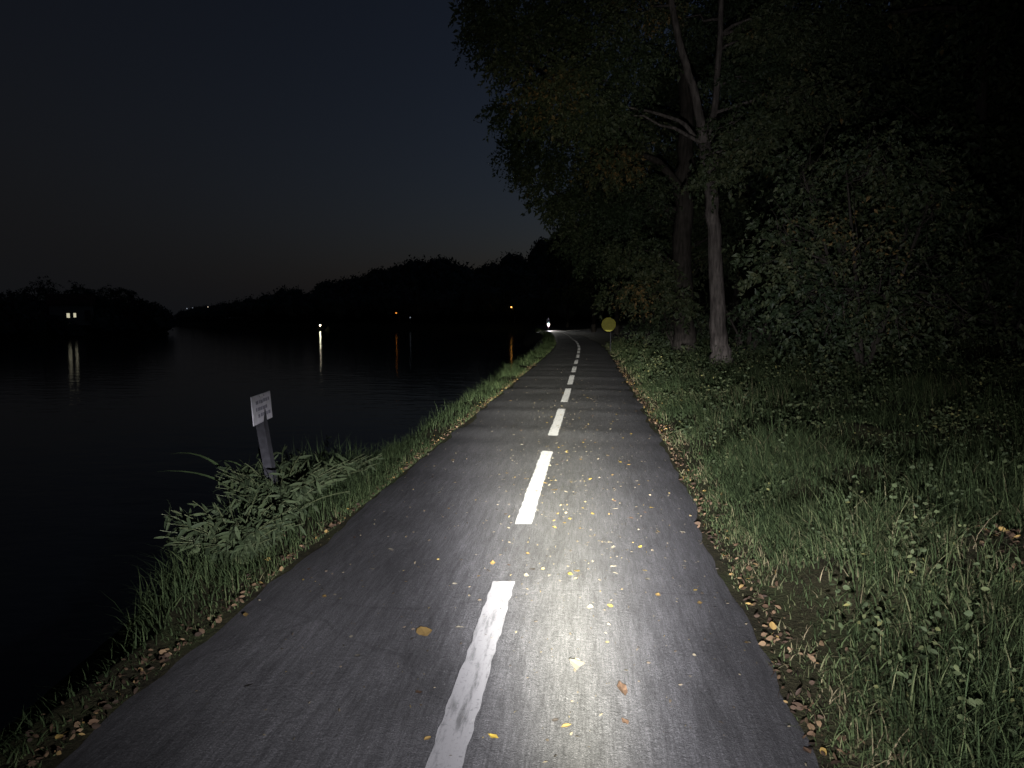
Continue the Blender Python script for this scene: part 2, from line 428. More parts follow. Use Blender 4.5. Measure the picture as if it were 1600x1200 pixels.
def build_path():
    ys = np.concatenate([np.arange(-4, 45, .10), np.arange(45, 200, .5)])
    nu = 17
    V = []
    for y in ys:
        jl = .02 * vnoise(0, y, 4.1, 3) + .018 * vnoise(0, y, 13.0, 5); jr = .025 * vnoise(3, y, 2.3, 9) + .016 * vnoise(3, y, 12.0, 7)
        us = np.linspace(EDGE_L + jl, edge_r(y) + jr, nu)
        x = xc(y) + us
        z = zroad(x, np.full(nu, y)); z[0] -= .035; z[-1] -= .035
        V.append(np.stack([x, np.full(nu, y), z + .004], -1))
    V = np.concatenate(V)
    i, j = np.meshgrid(np.arange(len(ys) - 1), np.arange(nu - 1), indexing='ij')
    q = np.stack([i * nu + j, i * nu + j + 1, (i + 1) * nu + j + 1, (i + 1) * nu + j], -1).reshape(-1, 4)
    o = obj("cycle_path", mesh_np("cycle_path", V, [q], smooth=True), M["asphalt"]); tag(o, kind="structure")
    # painted dashes, each a part of the path
    spans = [(1.02, 3.66), (4.75, 7.47), (8.50, 11.1), (11.95, 14.45), (15.4, 18.0), (19.0, 21.5), (22.5, 25.1), (26.1, 28.7), (29.7, 32.3), (33.3, 35.9)]
    y = 36.9
    while y < 95: spans.append((y, y + 2.6)); y += 3.6
    for a, b in spans:
        yy = np.linspace(a, b, 60); V = []
        for k, y in enumerate(yy):
            w = .058 + .003 * vnoise(1, y, 9, 2) + .004 * vnoise(1, y, 37, 5)
            e = .012 * vnoise(2, y, 31, 3)
            for s in (-1, -.33, .33, 1):
                x = xc(y) + s * w
                V.append((x, y + (e if k in (0, len(yy) - 1) else 0) * s, float(zroad(x, y)) + .009))
        V = np.array(V)
        i, j = np.meshgrid(np.arange(len(yy) - 1), np.arange(3), indexing='ij')
        q = np.stack([i * 4 + j, i * 4 + j + 1, (i + 1) * 4 + j + 1, (i + 1) * 4 + j], -1).reshape(-1, 4)
        obj("line_dash", mesh_np("line_dash", V, [q]), M["paint"], o)
build_path()

# ------------------------------------------------------------------ vegetation builders
def blades_mesh(name, P, h, w, az, lean, tint, segs=3):
    """curved tapering blades; P roots (n,3)"""
    n = len(P); lv = []
    d = np.stack([np.cos(az), np.sin(az), 0 * az], -1)
    sd = np.stack([-np.sin(az + .6), np.cos(az + .6), 0 * az], -1)
    rows = []
    for k in range(segs + 1):
        t = k / segs
        c = P + d * (lean * h * t ** 1.7)[:, None] + np.array([0, 0, 1.0]) * (h * t * (1 - .35 * lean * t))[:, None]
        if k < segs:
            ww = (w * (1 - .75 * t))[:, None] * .5
            rows += [c - sd * ww, c + sd * ww]
        else: rows.append(c)
    m = len(rows)
    V = np.stack(rows, 1).reshape(-1, 3)
    base = np.arange(n)[:, None] * m
    q = [base + np.array([2 * k, 2 * k + 1, 2 * k + 3, 2 * k + 2]) for k in range(segs - 1)]
    t = base + np.array([2 * segs - 2, 2 * segs - 1, 2 * segs])
    return mesh_np(name, V, [np.concatenate(q), t], tint=np.repeat(tint, m))
def leaves_np(C, axis, size, wid, fold=.25, seed=0):
    """folded ovate leaves: C base points, axis unit dirs; 6 verts, 4 tris"""
    r = np.random.default_rng(seed); n = len(C)
    rnd = r.normal(size=(n, 3)); sd = np.cross(axis, rnd); sd /= np.linalg.norm(sd, axis=1)[:, None] + 1e-9
    up = np.cross(sd, axis)
    L = size[:, None]; Wd = wid[:, None]
    v0 = C; v1 = C + axis * L * .45 + up * L * .05; v2 = C + axis * L - up * L * .12
    a = C + axis * L * .38 + sd * Wd * .5 + up * Wd * fold; b = C + axis * L * .38 - sd * Wd * .5 + up * Wd * fold
    V = np.stack([v0, a, v1, b, v2], 1).reshape(-1, 3)
    o = np.arange(n)[:, None] * 5
    q = np.concatenate([o + np.array([0, 1, 2]), o + np.array([1, 4, 2]), o + np.array([0, 2, 3]), o + np.array([2, 4, 3])])
    return V, q
def ovate_mesh(name, C, axis, size, wid, tint, seed=0):
    """rounder leaves for close plants: 9 verts, 8 faces"""
    r = np.random.default_rng(seed); n = len(C)
    sd = unit(np.cross(axis, r.normal(size=(n, 3)))); up = np.cross(sd, axis)
    up = up * np.where(up[:, 2:] < 0, -1, 1)
    L = size[:, None]; Wd = wid[:, None] * r.uniform(.8, 1.2, (n, 1)); cv = r.uniform(-.05, .30, (n, 1)); fo = r.uniform(.02, .28, (n, 1))
    pt = lambda t, w, s: C + axis * L * t + sd * Wd * w * s + up * (Wd * fo * w - L * cv * t * t)
    V = np.stack([pt(0, 0, 1), pt(.18, .40, 1), pt(.5, .5, 1), pt(.8, .27, 1), pt(1, 0, 1), pt(.8, .27, -1), pt(.5, .5, -1), pt(.18, .40, -1), pt(.5, 0, 1)], 1).reshape(-1, 3)
    o = np.arange(n)[:, None] * 9
    t = np.concatenate([o + np.array([k, (k + 1) % 8, 8]) for k in range(8)])
    return mesh_np(name, V, [t], tint=np.repeat(tint, 9))
def leaves_mesh(name, C, axis, size, wid, tint, fold=.25, seed=0):
    V, t = leaves_np(C, axis, size, wid, fold, seed)
    return mesh_np(name, V, [t], tint=np.repeat(tint, 5))

# ------------------------------------------------------------------ right verge: grass, herbs, litter
def right_verge():
    zones = [(1.0, 7, 0, 3.6, 3600), (7, 16, 0, 6.0, 700), (16, 40, 0, 9.0, 160), (2.5, 12, 3.6, 8, 260)]
    P = []; sc = []
    for y0, y1, v0, v1, dens in zones:
        n = int((y1 - y0) * (v1 - v0) * dens)
        y = rng.uniform(y0, y1, n); v = v0 + (v1 - v0) * rng.random(n) ** 1.15
        x = xc(y) + edge_r(y) - .03 + v
        clump = .5 + .5 * vnoise(x, y, 2.6, 3) + .35 * vnoise(x, y, 6.5, 8)
        track = (np.abs(v - 1.55 - .12 * np.sin(y)) < .17) & (y < 4.2)          # a worn bare strip
        keep = (rng.random(n) < np.clip(1.3 * clump, .22, 1) * np.clip(.3 + v * 3, 0, 1)) & ~(track & (rng.random(n) < .92))
        P.append(np.stack([x[keep], y[keep], v[keep]], -1)); sc.append(np.full(keep.sum(), {3600: 1, 700: 1.25, 160: 1.9, 260: 1.4}[dens]))
    P = np.concatenate(P); sc = np.concatenate(sc); v = P[:, 2].copy(); n = len(P)
    P[:, 2] = ground_z(P[:, 0], P[:, 1]) - .01
    mound = .35 + .75 * np.clip(.5 + .5 * vnoise(P[:, 0], P[:, 1], 2.6, 3) + .25 * vnoise(P[:, 0], P[:, 1], 1.1, 6), 0, 1.3) ** 1.5
    h = (.05 + .28 * np.clip(v / .7, 0.1, 1) * mound) * rng.uniform(.5, 1.25, n) * np.sqrt(sc)
    w = rng.uniform(.004, .009, n) * sc
    az = np.where(rng.random(n) < .7, rng.normal(-1.75, .5, n), rng.uniform(-np.pi, np.pi, n))
    lean = np.clip(rng.normal(.85, .35, n), .1, 1.6)
    tint = np.clip(rng.beta(2, 3, n) + .06 * (v > .8) * (v < 2.5) * (P[:, 1] < 4.2) + .14 * vnoise(P[:, 0], P[:, 1], 1.4, 5) + .25 * (v < .25), 0, 1)
    tag(obj("verge_grass", blades_mesh("verge_grass", P, h, w, az, lean, tint), M["grass"]),
        "long green grass leaning over on the verge below the trees", "grass", kind="stuff")
    # broad-leaved herbs
    C = []; S = []
    for y0, y1, v0, v1, dens, k, s in [(1.2, 8, .25, 4.5, 34, 16, .025), (8, 20, .2, 8, 20, 14, .042), (20, 42, .3, 10, 6, 14, .09), (3, 14, 4.5, 10, 16, 12, .045)]:
        m = int((y1 - y0) * (v1 - v0) * dens)
        y = rng.uniform(y0, y1, m); v = rng.uniform(v0, v1, m); x = xc(y) + edge_r(y) + v
        kp = rng.random(m) < np.clip(.50 + .9 * vnoise(x, y, 1.9, 11), .04, 1)
        kp &= ~((np.abs(v - 1.55) < .25) & (y < 4.2))
        x, y, v = x[kp], y[kp], v[kp]; m = len(x)
        z = ground_z(x, y); ht = rng.uniform(.12, .38, m) * np.clip(.4 + v, .4, 1.2) * (1 + .5 * vnoise(x, y, 2.2, 2))
        c = np.repeat(np.stack([x, y, z], -1), k, 0); ht = np.repeat(ht, k)
        t = rng.random(m * k)
        c[:, 2] += ht * t; c[:, :2] += rng.normal(0, .045 * (s / .055), (m * k, 2))
        C.append(c); S.append(np.full(m * k, s))
    C = np.concatenate(C); S = np.concatenate(S); n = len(C)
    ax = unit(np.stack([rng.normal(0, 1, n), rng.normal(-.3, 1, n), rng.uniform(-.7, .5, n)], -1))
    sz = S * rng.uniform(.6, 1.4, n)
    tint = np.clip(rng.beta(2, 2.4, n) + .2 * vnoise(C[:, 0], C[:, 1], 1.1, 7), 0, 1)
    tag(obj("ground_cover", ovate_mesh("ground_cover", C, ax, sz, sz * .62, tint, seed=3), M["herb"]),
        "low leafy weeds growing through the verge grass beside the path", "weeds", kind="stuff")
    # dead leaves along the right edge
    n = 2200
    y = 1.0 + 24 * rng.random(n) ** 1.6; v = np.abs(rng.normal(0, .10, n)) - .05 + .05 * vnoise(0, y, 3, 2)
    x = xc(y) + edge_r(y) + v
    k = 900
    y[:k] = rng.uniform(1, 4.4, k); x[:k] = xc(y[:k]) + edge_r(y[:k]) + 1.55 + rng.normal(0, .14, k)
    z = np.maximum(ground_z(x, y), np.where(x - xc(y) < edge_r(y), zroad(x, y), -9)) + rng.uniform(.006, .04, n)
    ax = unit(np.stack([rng.normal(0, 1, n), rng.normal(0, 1, n), rng.normal(0, .5, n)], -1))
    sz = rng.uniform(.018, .045, n)
    tag(obj("leaf_litter", ovate_mesh("leaf_litter", np.stack([x, y, z], -1), ax, sz, sz * rng.uniform(.3, .75, n), rng.random(n) ** 1.3, seed=5), M["litter"]),
        "brown dead leaves gathered along the edge of the path below the trees", "dead leaves", kind="stuff")
right_verge()

# ------------------------------------------------------------------ left verge on the river side
def left_verge():
    P = []; sc = []
    for y0, y1, dens, s in [(1.2, 9, 1700, 1), (3.3, 5.9, 1500, 1), (9, 20, 520, 1.3), (20, 45, 230, 1.9), (45, 110, 60, 3)]:
        n = int((y1 - y0) * .8 * dens)
        y = rng.uniform(y0, y1, n); v = rng.random(n) ** 1.4 * (-1.31 - verge_w(y) + .32)
        x = xc(y) + EDGE_L + .02 - v
        gap = .5 + .55 * vnoise(0, y, 1.25, 4) + .35 * vnoise(0, y, 3.1, 6)
        kp = rng.random(n) < np.clip(gap + .25, .12, 1)
        P.append(np.stack([x, y, v], -1)[kp]); sc.append(np.full(kp.sum(), s))
    P = np.concatenate(P); sc = np.concatenate(sc); v = P[:, 2].copy(); n = len(P)
    P[:, 2] = ground_z(P[:, 0], P[:, 1]) - .01
    h = (.05 + .17 * np.clip(v / .4, .1, 1)) * rng.uniform(.5, 1.3, n) * np.sqrt(sc) * (1 + .4 * vnoise(0, P[:, 1], 1.25, 4)) * np.interp(P[:, 1], [2.6, 3.4, 4.5, 5.8, 6.6], [.6, 1.6, 2.3, 1.8, 1.0])
    az = np.where(rng.random(n) < .6, rng.normal(-1.4, .5, n), rng.uniform(-np.pi, np.pi, n))
    tint = np.clip((rng.beta(2.2, 2.6, n) + .35 * (v < .12) + .15 * vnoise(0, P[:, 1], 2, 1)) * .66, 0, 1)
    tag(obj("bank_grass", blades_mesh("bank_grass", P, h, rng.uniform(.004, .009, n) * sc, az, np.clip(rng.normal(.8, .35, n), .1, 1.5), tint), M["grass"]),
        "strip of dry green grass between the path and the river", "grass", kind="stuff")
    n = 1500
    y = 1.1 + 22 * rng.random(n) ** 1.5; x = xc(y) + EDGE_L - np.abs(rng.normal(0, .09, n)) + .05
    z = np.maximum(ground_z(x, y), np.where(x - xc(y) > EDGE_L, zroad(x, y), -9)) + rng.uniform(.006, .03, n)
    ax = unit(np.stack([rng.normal(0, 1, n), rng.normal(0, 1, n), rng.normal(0, .25, n)], -1)); sz = rng.uniform(.015, .036, n)
    tag(obj("leaf_litter", ovate_mesh("leaf_litter", np.stack([x, y, z], -1), ax, sz, sz * rng.uniform(.3, .75, n), rng.random(n) ** 1.2, seed=6), M["litter"]),
        "brown dead leaves along the river side edge of the path", "dead leaves", kind="stuff")
left_verge()

def herb_clump(name, label, cat, x, y, r, h, nst, leaf, seed, group=None, tmax=1.0, droop=.5, lift=0.0):
    """stems arching out of one root, leaves along them"""
    q = np.random.default_rng(seed)
    root = empty(name, (x, y, gz(x, y) + lift)); tag(root, label, cat, group)
    mb = MB(); C = []; A = []
    for k in range(nst):
        a = q.uniform(0, 2 * np.pi); l = r * q.uniform(.35, 1.0); hh = h * q.uniform(.55, 1.1)
        d = np.array([math.cos(a), math.sin(a), 0])
        st = d * r * .18 * q.random(); t = np.linspace(0, 1, 7)[:, None]
        pts = st + d * l * t ** 1.5 + np.array([0, 0, hh]) * (t * (1.45 - droop * t))
        mb.tube(pts, np.linspace(.005, .0018, 7), 5, False)
        m = int(16 * q.uniform(.7, 1.3)); tt = q.uniform(.15, 1, m)
        c = np.stack([np.interp(tt, t[:, 0], pts[:, i]) for i in range(3)], -1)
        C.append(c); A.append(unit(d * .6 + q.normal(0, .75, (m, 3)) + np.array([0, -.1, -.15])))
    C = np.concatenate(C); A = np.concatenate(A); n = len(C); s = leaf * q.uniform(.6, 1.35, n)
    obj("stems", mb.mesh("stems"), M["herbstem"] if "herbstem" in M else M["bark2"], root)
    obj("leaves", ovate_mesh("leaves", C, A, s, s * .22, np.clip(q.beta(2, 2.2, n) * tmax * .5, 0, 1), seed=seed), M["herb"], root)
    return root
M["herbstem"] = m_flat("green_stem", (.05, .06, .025), .7)
herb_clump("bank_weed", "tall bushy weed around the foot of the white sign post", "weed", -2.14, 4.72, .46, .42, 120, .08, 21)
herb_clump("bank_weed", "wide leafy weed spilling over the bank just before the white sign", "weed", -2.04, 3.90, .38, .32, 110, .075, 22)
herb_clump("bank_weed", "low straggly weed at the bank edge beyond the white sign", "weed", -2.12, 5.60, .45, .30, 60, .06, 23)
herb_clump("dark_bush", "dark leafy bush low on the bank above the water past the sign", "bush", -3.35, 8.3, .55, .95, 46, .09, 24, tmax=.3)
def arching_reed():
    root = empty("arching_reed", (-2.45, 4.9, gz(-2.45, 4.9)))
    tag(root, "long arching blade leaning out over the water beside the white sign", "reed")
    for k, (px, top, w) in enumerate([(-.55, .66, .022), (-.75, .50, .018), (-.35, .58, .015)]):
        t = np.linspace(0, 1, 12)
        pts = np.stack([.05 * k + px * t ** 1.6, .05 * k - .1 * t, top * (2.05 * t - 1.15 * t ** 2)], -1)
        ww = w * np.sin(np.pi * np.clip(t * .9 + .1, 0, 1))[:, None] * .5
        V = np.concatenate([pts + np.array([0, 1, .5]) * ww, pts - np.array([0, 1, .5]) * ww])
        q = [(i, i + 1, 12 + i + 1, 12 + i) for i in range(11)]
        obj("blade", mesh_np("blade", V, [q], tint=np.full(24, .35)), M["grass"], root)
arching_reed()

# ------------------------------------------------------------------ the white sign on its post
def white_sign():
    bx, by = -2.20, 4.83
    z0 = gz(bx, by)
    c = at_depth(405, 637, 4.80)
    root = empty("bank_sign", (bx, by, z0)); tag(root, "small white notice sign on a leaning grey post beside the river", "sign")
    mb = MB(); top = np.array([c[0] - bx - .022, c[1] - by, c[2] - z0 + .03])
    lean = math.atan2(top[0], top[2])
    rot = Matrix.Rotation(lean, 3, 'Y')
    L = top[2] + .45
    mb.box(np.array(rot @ Vector((0, 0, top[2] / 2 - .2))), (.062, .062, L), rot)
    obj("post", mb.mesh("post"), M["post"], root)
    ang = R(9.0)
    pr = Matrix.Rotation(ang, 3, 'Z') @ Matrix.Rotation(lean * .4, 3, 'Y')
    pc = Vector((c[0] - bx + .02, c[1] - by, c[2] - z0))
    pl = MB().box((0, 0, 0), (.006, .45, .20))
    me = pl.mesh("plate"); p = obj("plate", me, M["plate"], root, pc); p.rotation_euler = pr.to_euler()
    b = p.modifiers.new("edge", 'BEVEL'); b.width = .002; b.segments = 2
    q = np.random.default_rng(4)
    for r_, (zc, y0, y1) in enumerate([(.048, -.14, .15), (.0, -.15, .12), (-.046, -.11, .16)]):
        k = MB(); y = y0
        while y < y1:
            w = q.uniform(.02, .055); k.box((.0045, y + w / 2, zc + q.uniform(-.003, .003)), (.002, w, .024)); y += w + q.uniform(.008, .02)
        obj("printed_line", k.mesh("printed_line"), M["ink"], p)
    for yy in (-.05, .05):
        obj("bolt", MB().ball((.004, yy, .085), .007, 8, 4).mesh("bolt"), M["metal"], p)
white_sign()

def yellow_sign():
    c = at_depth(951, 507, 32.0)
    x, y = c[0], c[1]
    root = empty("round_sign", (x + .09, y + .05, gz(x + .09, y + .05)))
    tag(root, "round yellow sign on a thin post at the bend under the trees", "sign")
    zc = c[2] - root.location.z; r = 10.6 / F * 32
    th = np.linspace(0, 2 * np.pi, 40, endpoint=False)
    ring = np.stack([r * np.cos(th), 0 * th, r * np.sin(th)], -1)
    V = np.concatenate([ring + [0, -.012, 0], ring + [0, .012, 0], [[0, -.02, 0], [0, .012, 0]]])
    n = 40
    q = [(i, (i + 1) % n, n + (i + 1) % n, n + i) for i in range(n)]
    t = [(2 * n, (i + 1) % n, i) for i in range(n)] + [(2 * n + 1, n + i, n + (i + 1) % n) for i in range(n)]
    d = obj("disc", mesh_np("disc", V, [q, t]), M["yellow"], root, (-.09, -.05, zc))
    obj("rim", MB().torus((0, -.008, 0), r, .012, 'y', 40, 6).mesh("rim", True), M["yellow"], d)
    obj("post", MB().tube([(0, 0, -.3), (0, 0, zc + r * .8)], .022, 10).mesh("post", True), M["post"], root)
    obj("bracket", MB().box((-.04, -.02, zc), (.14, .05, .03)).mesh("bracket"), M["metal"], root)
yellow_sign()

# ------------------------------------------------------------------ trees
def wobble(a, b, n, amp, q, sag=0):
    t = np.linspace(0, 1, n)[:, None]
    p = a + (b - a) * t
    o = q.normal(0, amp, (n, 3)); o[0] = 0; o[-1] = 0
    p = p + o * np.sin(np.pi * t); p[:, 2] += sag * np.sin(np.pi * t[:, 0])
    return p
def cluster_leaves(cs, q, leaf, per):
    C = []; A = []
    for c, r in cs:
        n = int(per * r ** 2)
        # sprays of hanging leaves: sub-twigs in the cluster
        ns = max(6, int(n / 16)); d = unit(q.normal(size=(ns, 3))); d[:, 2] *= .6
        tips = np.asarray(c) + d * (r * q.random(ns) ** .45)[:, None]
        td = unit(d + q.normal(0, .4, (ns, 3)) - np.array([0, 0, .35]))
        k = 16
        s = np.tile(np.linspace(0, 1, k), ns); T = np.repeat(tips, k, 0) + np.repeat(td, k, 0) * (s * leaf * 3.6)[:, None]
        T[:, 2] -= (s ** 2) * leaf * 1.6
        side = unit(np.cross(np.repeat(td, k, 0), q.normal(size=(ns * k, 3))))
        C.append(T + q.normal(0, leaf * .15, T.shape)); A.append(unit(side + np.repeat(td, k, 0) * .5 - np.array([0, 0, .55])))
    return np.concatenate(C), np.concatenate(A)
def tree(name, label, group, base, trunk, forks, cs, leaf=.13, per=650, seed=1, bark="bark", lmat="leaf", tl=(0, 1), cat="tree"):
    """trunk: list (point, radius) in world; forks: list of such polylines; cs: crown clusters (centre, radius)"""
    q = np.random.default_rng(seed)
    base = np.asarray(base, float)
    root = empty(name, tuple(base)); tag(root, label, cat, group)
    mb = MB()
    def limb(pr, seg=9):
        P = np.array([p for p, _ in pr], float) - base; r = np.array([r for _, r in pr], float)
        n = max(6, 4 * (len(P) - 1) + 1); t = np.linspace(0, len(P) - 1, n)
        Q = np.stack([np.interp(t, np.arange(len(P)), P[:, i]) for i in range(3)], -1)
        Q[1:-1] = (Q[:-2] + 2 * Q[1:-1] + Q[2:]) / 4
        rr = np.interp(t, np.arange(len(P)), r)
        Q[1:-1] += q.normal(0, .12, (n - 2, 3)) * rr[1:-1, None]
        mb.tube(Q, rr, seg)
        return Q, rr
    bones = [limb(trunk, 12)]
    for f in forks: bones.append(limb(f, 8))
    J = np.concatenate([b[0][2:] for b in bones]); JR = np.concatenate([b[1][2:] for b in bones])
    for c, r in cs:
        e = np.asarray(c) - base
        k = np.argmin(np.linalg.norm(J - e, axis=1) + np.maximum(0, J[:, 2] - e[2] + .3) * 1.5 + np.maximum(0, 1.8 - J[:, 2]) * 4)
        L = np.linalg.norm(J[k] - e)
        mb.tube(wobble(J[k], e, 7, .05 * L, q, .08 * L), np.linspace(min(JR[k] * .7, .02 + .014 * L), .008, 7), 6, False)
        for m in range(5):
            d = unit(q.normal(size=3)) * r * .8
            mb.tube(wobble(e - (e - J[k]) * .12 * m / max(L, .1), e + d, 4, .05 * r, q), np.linspace(.012, .003, 4), 4, False)
    obj("trunk", mb.mesh("trunk", True), M[bark], root)
    parts = [cluster_leaves([(np.asarray(c) - base, r)], q, leaf, per) for c, r in cs]
    clt = np.concatenate([np.full(len(p[0]), q.normal(0, .20)) for p in parts])
    cls = np.concatenate([np.full(len(p[0]), q.uniform(.75, 1.3)) for p in parts])
    C = np.concatenate([p[0] for p in parts]); A = np.concatenate([p[1] for p in parts])
    n = len(C); s = leaf * q.uniform(.45, 1.35, n) * cls
    # clump-wise colour of the leaves themselves
    tint = np.clip(tl[0] + (tl[1] - tl[0]) * (q.beta(2, 2.4, n) * .8 + clt + .12 * vnoise(C[:, 0] + C[:, 2], C[:, 1] - C[:, 2], .9, seed)), 0, 1)
    obj("crown", leaves_mesh("crown", C, A, s, s * .5, tint, seed=seed), M[lmat], root)
    return root
def PD(lst, Y): return [at_depth(x, y, Y) for x, y in lst]
def pl(lst, Y, r): return [(at_depth(x, y, Y), rr) for (x, y), rr in zip(lst, r)]

def main_trees():
    # the pale-trunked tree with a fork
    Y = 20.0
    b = at_depth(1129, 562, Y); b[2] = gz(b[0], b[1]) - .1
    tr = [(b, .34), (at_depth(1126, 545, Y), .25), (at_depth(1121, 470, Y), .205), (at_depth(1117, 380, Y), .185), (at_depth(1111, 290, Y), .18), (at_depth(1101, 225, Y), .17)]
    fk = [pl([(1101, 225), (1087, 150), (1066, 85), (1050, 10), (1035, -90)], Y, [.14, .11, .10, .085, .05]),
          pl([(1103, 228), (1119, 160), (1124, 80), (1128, -20), (1140, -140)], 20.4, [.11, .09, .085, .07, .05]),
          pl([(1104, 240), (1070, 192), (1030, 178), (970, 165)], 20.9, [.08, .06, .045, .02])]
    cs = []
    for (x, y), r, d in [((862, 140), .95, 19), ((905, 165), .9, 19.2), ((940, 185), .85, 19.4), ((900, 110), .8, 19.4), ((955, 130), .9, 19.8), ((985, 90), .9, 19.8),
        ((770, 20), .8, 20), ((760, 50), .6, 20), ((800, 60), .85, 20.5), ((795, 95), .6, 20), ((830, 20), .9, 21), ((870, 50), .9, 21), ((930, 40), 1.0, 20), ((1000, 20), 1.0, 21),
        ((800, 165), .5, 20), ((835, 180), .55, 20), ((780, 172), .28, 20), ((740, 30), .35, 20), ((1060, 40), .9, 22), ((1170, 120), 1.0, 21), ((1200, 60), 1.1, 21), ((1190, 210), .9, 19.5), ((1150, 190), .6, 19),
        ((1110, 275), .45, 18.8), ((1125, 245), .35, 18.8), ((1260, 150), 1.0, 20), ((1250, 30), 1.2, 21), ((820, -60), 1.3, 20), ((930, -70), 1.5, 20), ((1060, -90), 1.6, 21), ((1190, -80), 1.6, 21), ((1320, 60), 1.2, 22), ((760, -50), .9, 20)]:
        cs.append((at_depth(x, y, d), r))
    tree("forked_tree", "pale trunked tree with a fork high above the right verge", None, b, tr, fk, cs, leaf=.14, per=2300, seed=31)
    # the thicker trunk behind
    Y = 26.0
    b = at_depth(1068, 545, Y); b[2] = gz(b[0], b[1]) - .1
    tr = [(b, .48), (at_depth(1068, 500, Y), .36), (at_depth(1066, 400, Y), .33), (at_depth(1066, 300, Y), .31), (at_depth(1074, 210, Y), .26), (at_depth(1070, 120, Y), .2), (at_depth(1060, -40, Y), .1)]
    fk = [pl([(1066, 300), (1030, 250), (985, 240), (930, 235)], 25.5, [.16, .12, .09, .05]), pl([(1068, 330), (1000, 320), (940, 330), (890, 330)], 26.5, [.13, .1, .07, .04])]
    cs = []
    for (x, y), r, d in [((815, 230), .85, 26), ((800, 255), .5, 26), ((850, 260), 1.0, 26.5), ((900, 250), 1.1, 26), ((950, 260), 1.0, 25), ((870, 310), .9, 26.5), ((915, 320), 1.0, 26), ((965, 330), 1.0, 25.5),
        ((900, 370), .8, 27), ((940, 395), .9, 26), ((985, 390), .9, 25), ((1010, 300), 1.0, 25), ((1020, 420), .8, 25), ((960, 455), .6, 25), ((1000, 460), .7, 24.5), ((850, 200), 1.1, 27), ((830, 110), 1.2, 28), ((900, 10), 1.6, 28), ((1010, -20), 1.8, 28), ((1150, 10), 1.8, 28), ((980, 210), 1.2, 27), ((1060, 470), .7, 24)]:
        cs.append((at_depth(x, y, d), r))
    tree("broad_tree", "thicker dark trunk standing just behind the pale forked tree", None, b, tr, fk, cs, leaf=.15, per=1500, seed=32, bark="bark2")
main_trees()

def simple_tree(name, label, group, x, y, h, spread, nclu, seed, low=.25, leaf=.16, per=380, bark="bark2", tr=.2, lmat="leaf", tl=(0, .9), cr=(.8, 1.4)):
    q = np.random.default_rng(seed); z = gz(x, y) - .1
    b = np.array([x, y, z]); lean = q.normal(0, .25, 2)
    top = b + np.array([lean[0], lean[1], h * .86])
    trunk = [(b, tr * 1.35), (b + (top - b) * .08, tr), (b + (top - b) * .45 + np.array([*q.normal(0, .12, 2), 0]), tr * .75), (top, tr * .2)]
    cs = []
    for k in range(nclu):
        t = low + (1 - low) * (k + q.random()) / nclu
        rad = spread * math.sin(math.pi * min(.97, .18 + .82 * (t - low) / (1 - low) * .95)) * q.uniform(.25, 1.0)
        a = q.uniform(0, 2 * np.pi)
        cs.append((b + np.array([lean[0] * t + rad * math.cos(a), lean[1] * t + rad * math.sin(a), h * t * .97]), q.uniform(*cr)))
    return tree(name, label, group, b, trunk, [], cs, leaf=leaf, per=per, seed=seed, bark=bark, lmat=lmat, tl=tl)

# bush on the right and understorey
def bush(name, label, x, y, r, h, nst, seed, leaf=.10, per=520, tl=(0, 1), group=None):
    q = np.random.default_rng(seed); b = np.array([x, y, gz(x, y) - .05])
    cs = []; forks = []
    for k in range(nst):
        a = q.uniform(0, 2 * np.pi); t = q.random()
        p = b + np.array([math.cos(a) * r * (.25 + .75 * q.random() ** .6) * (1 - .35 * t), math.sin(a) * r * .8 * q.random(), h * (.12 + .86 * t)])
        cs.append((p, q.uniform(.4, .75) * r / 2.2 * 1.25))
    for k in range(5):
        a = k * 1.26 + q.random()
        forks.append([(b, .05), (b + np.array([math.cos(a) * .3 * r, math.sin(a) * .3 * r, h * .5]), .035), (b + np.array([math.cos(a) * .55 * r, math.sin(a) * .5 * r, h * .9]), .012)])
    return tree(name, label, group, b, forks[0], forks[1:], cs, leaf=leaf, per=per, seed=seed, bark="bark2", tl=tl, cat="bush")
bush("tall_bush", "broad tall bush to the right of the pale forked tree", 5.6, 15.0, 2.5, 4.6, 46, 41, leaf=.11, per=560)
bush("rounded_bush", "rounded bush at the foot of the wooded slope right of the broad tall bush", 8.6, 15.5, 2.2, 3.4, 30, 42, tl=(0, .7), leaf=.12, per=420)
bush("low_bush", "low spreading bush between the yellow sign and the thick dark trunk", 3.6, 28.5, 1.9, 2.2, 26, 43, leaf=.11, per=420, tl=(0, .7))
bush("low_bush", "low bush tucked against the foot of the pale forked tree", 4.9, 22.0, 1.3, 1.7, 18, 44, leaf=.11, per=420, tl=(0, .6))

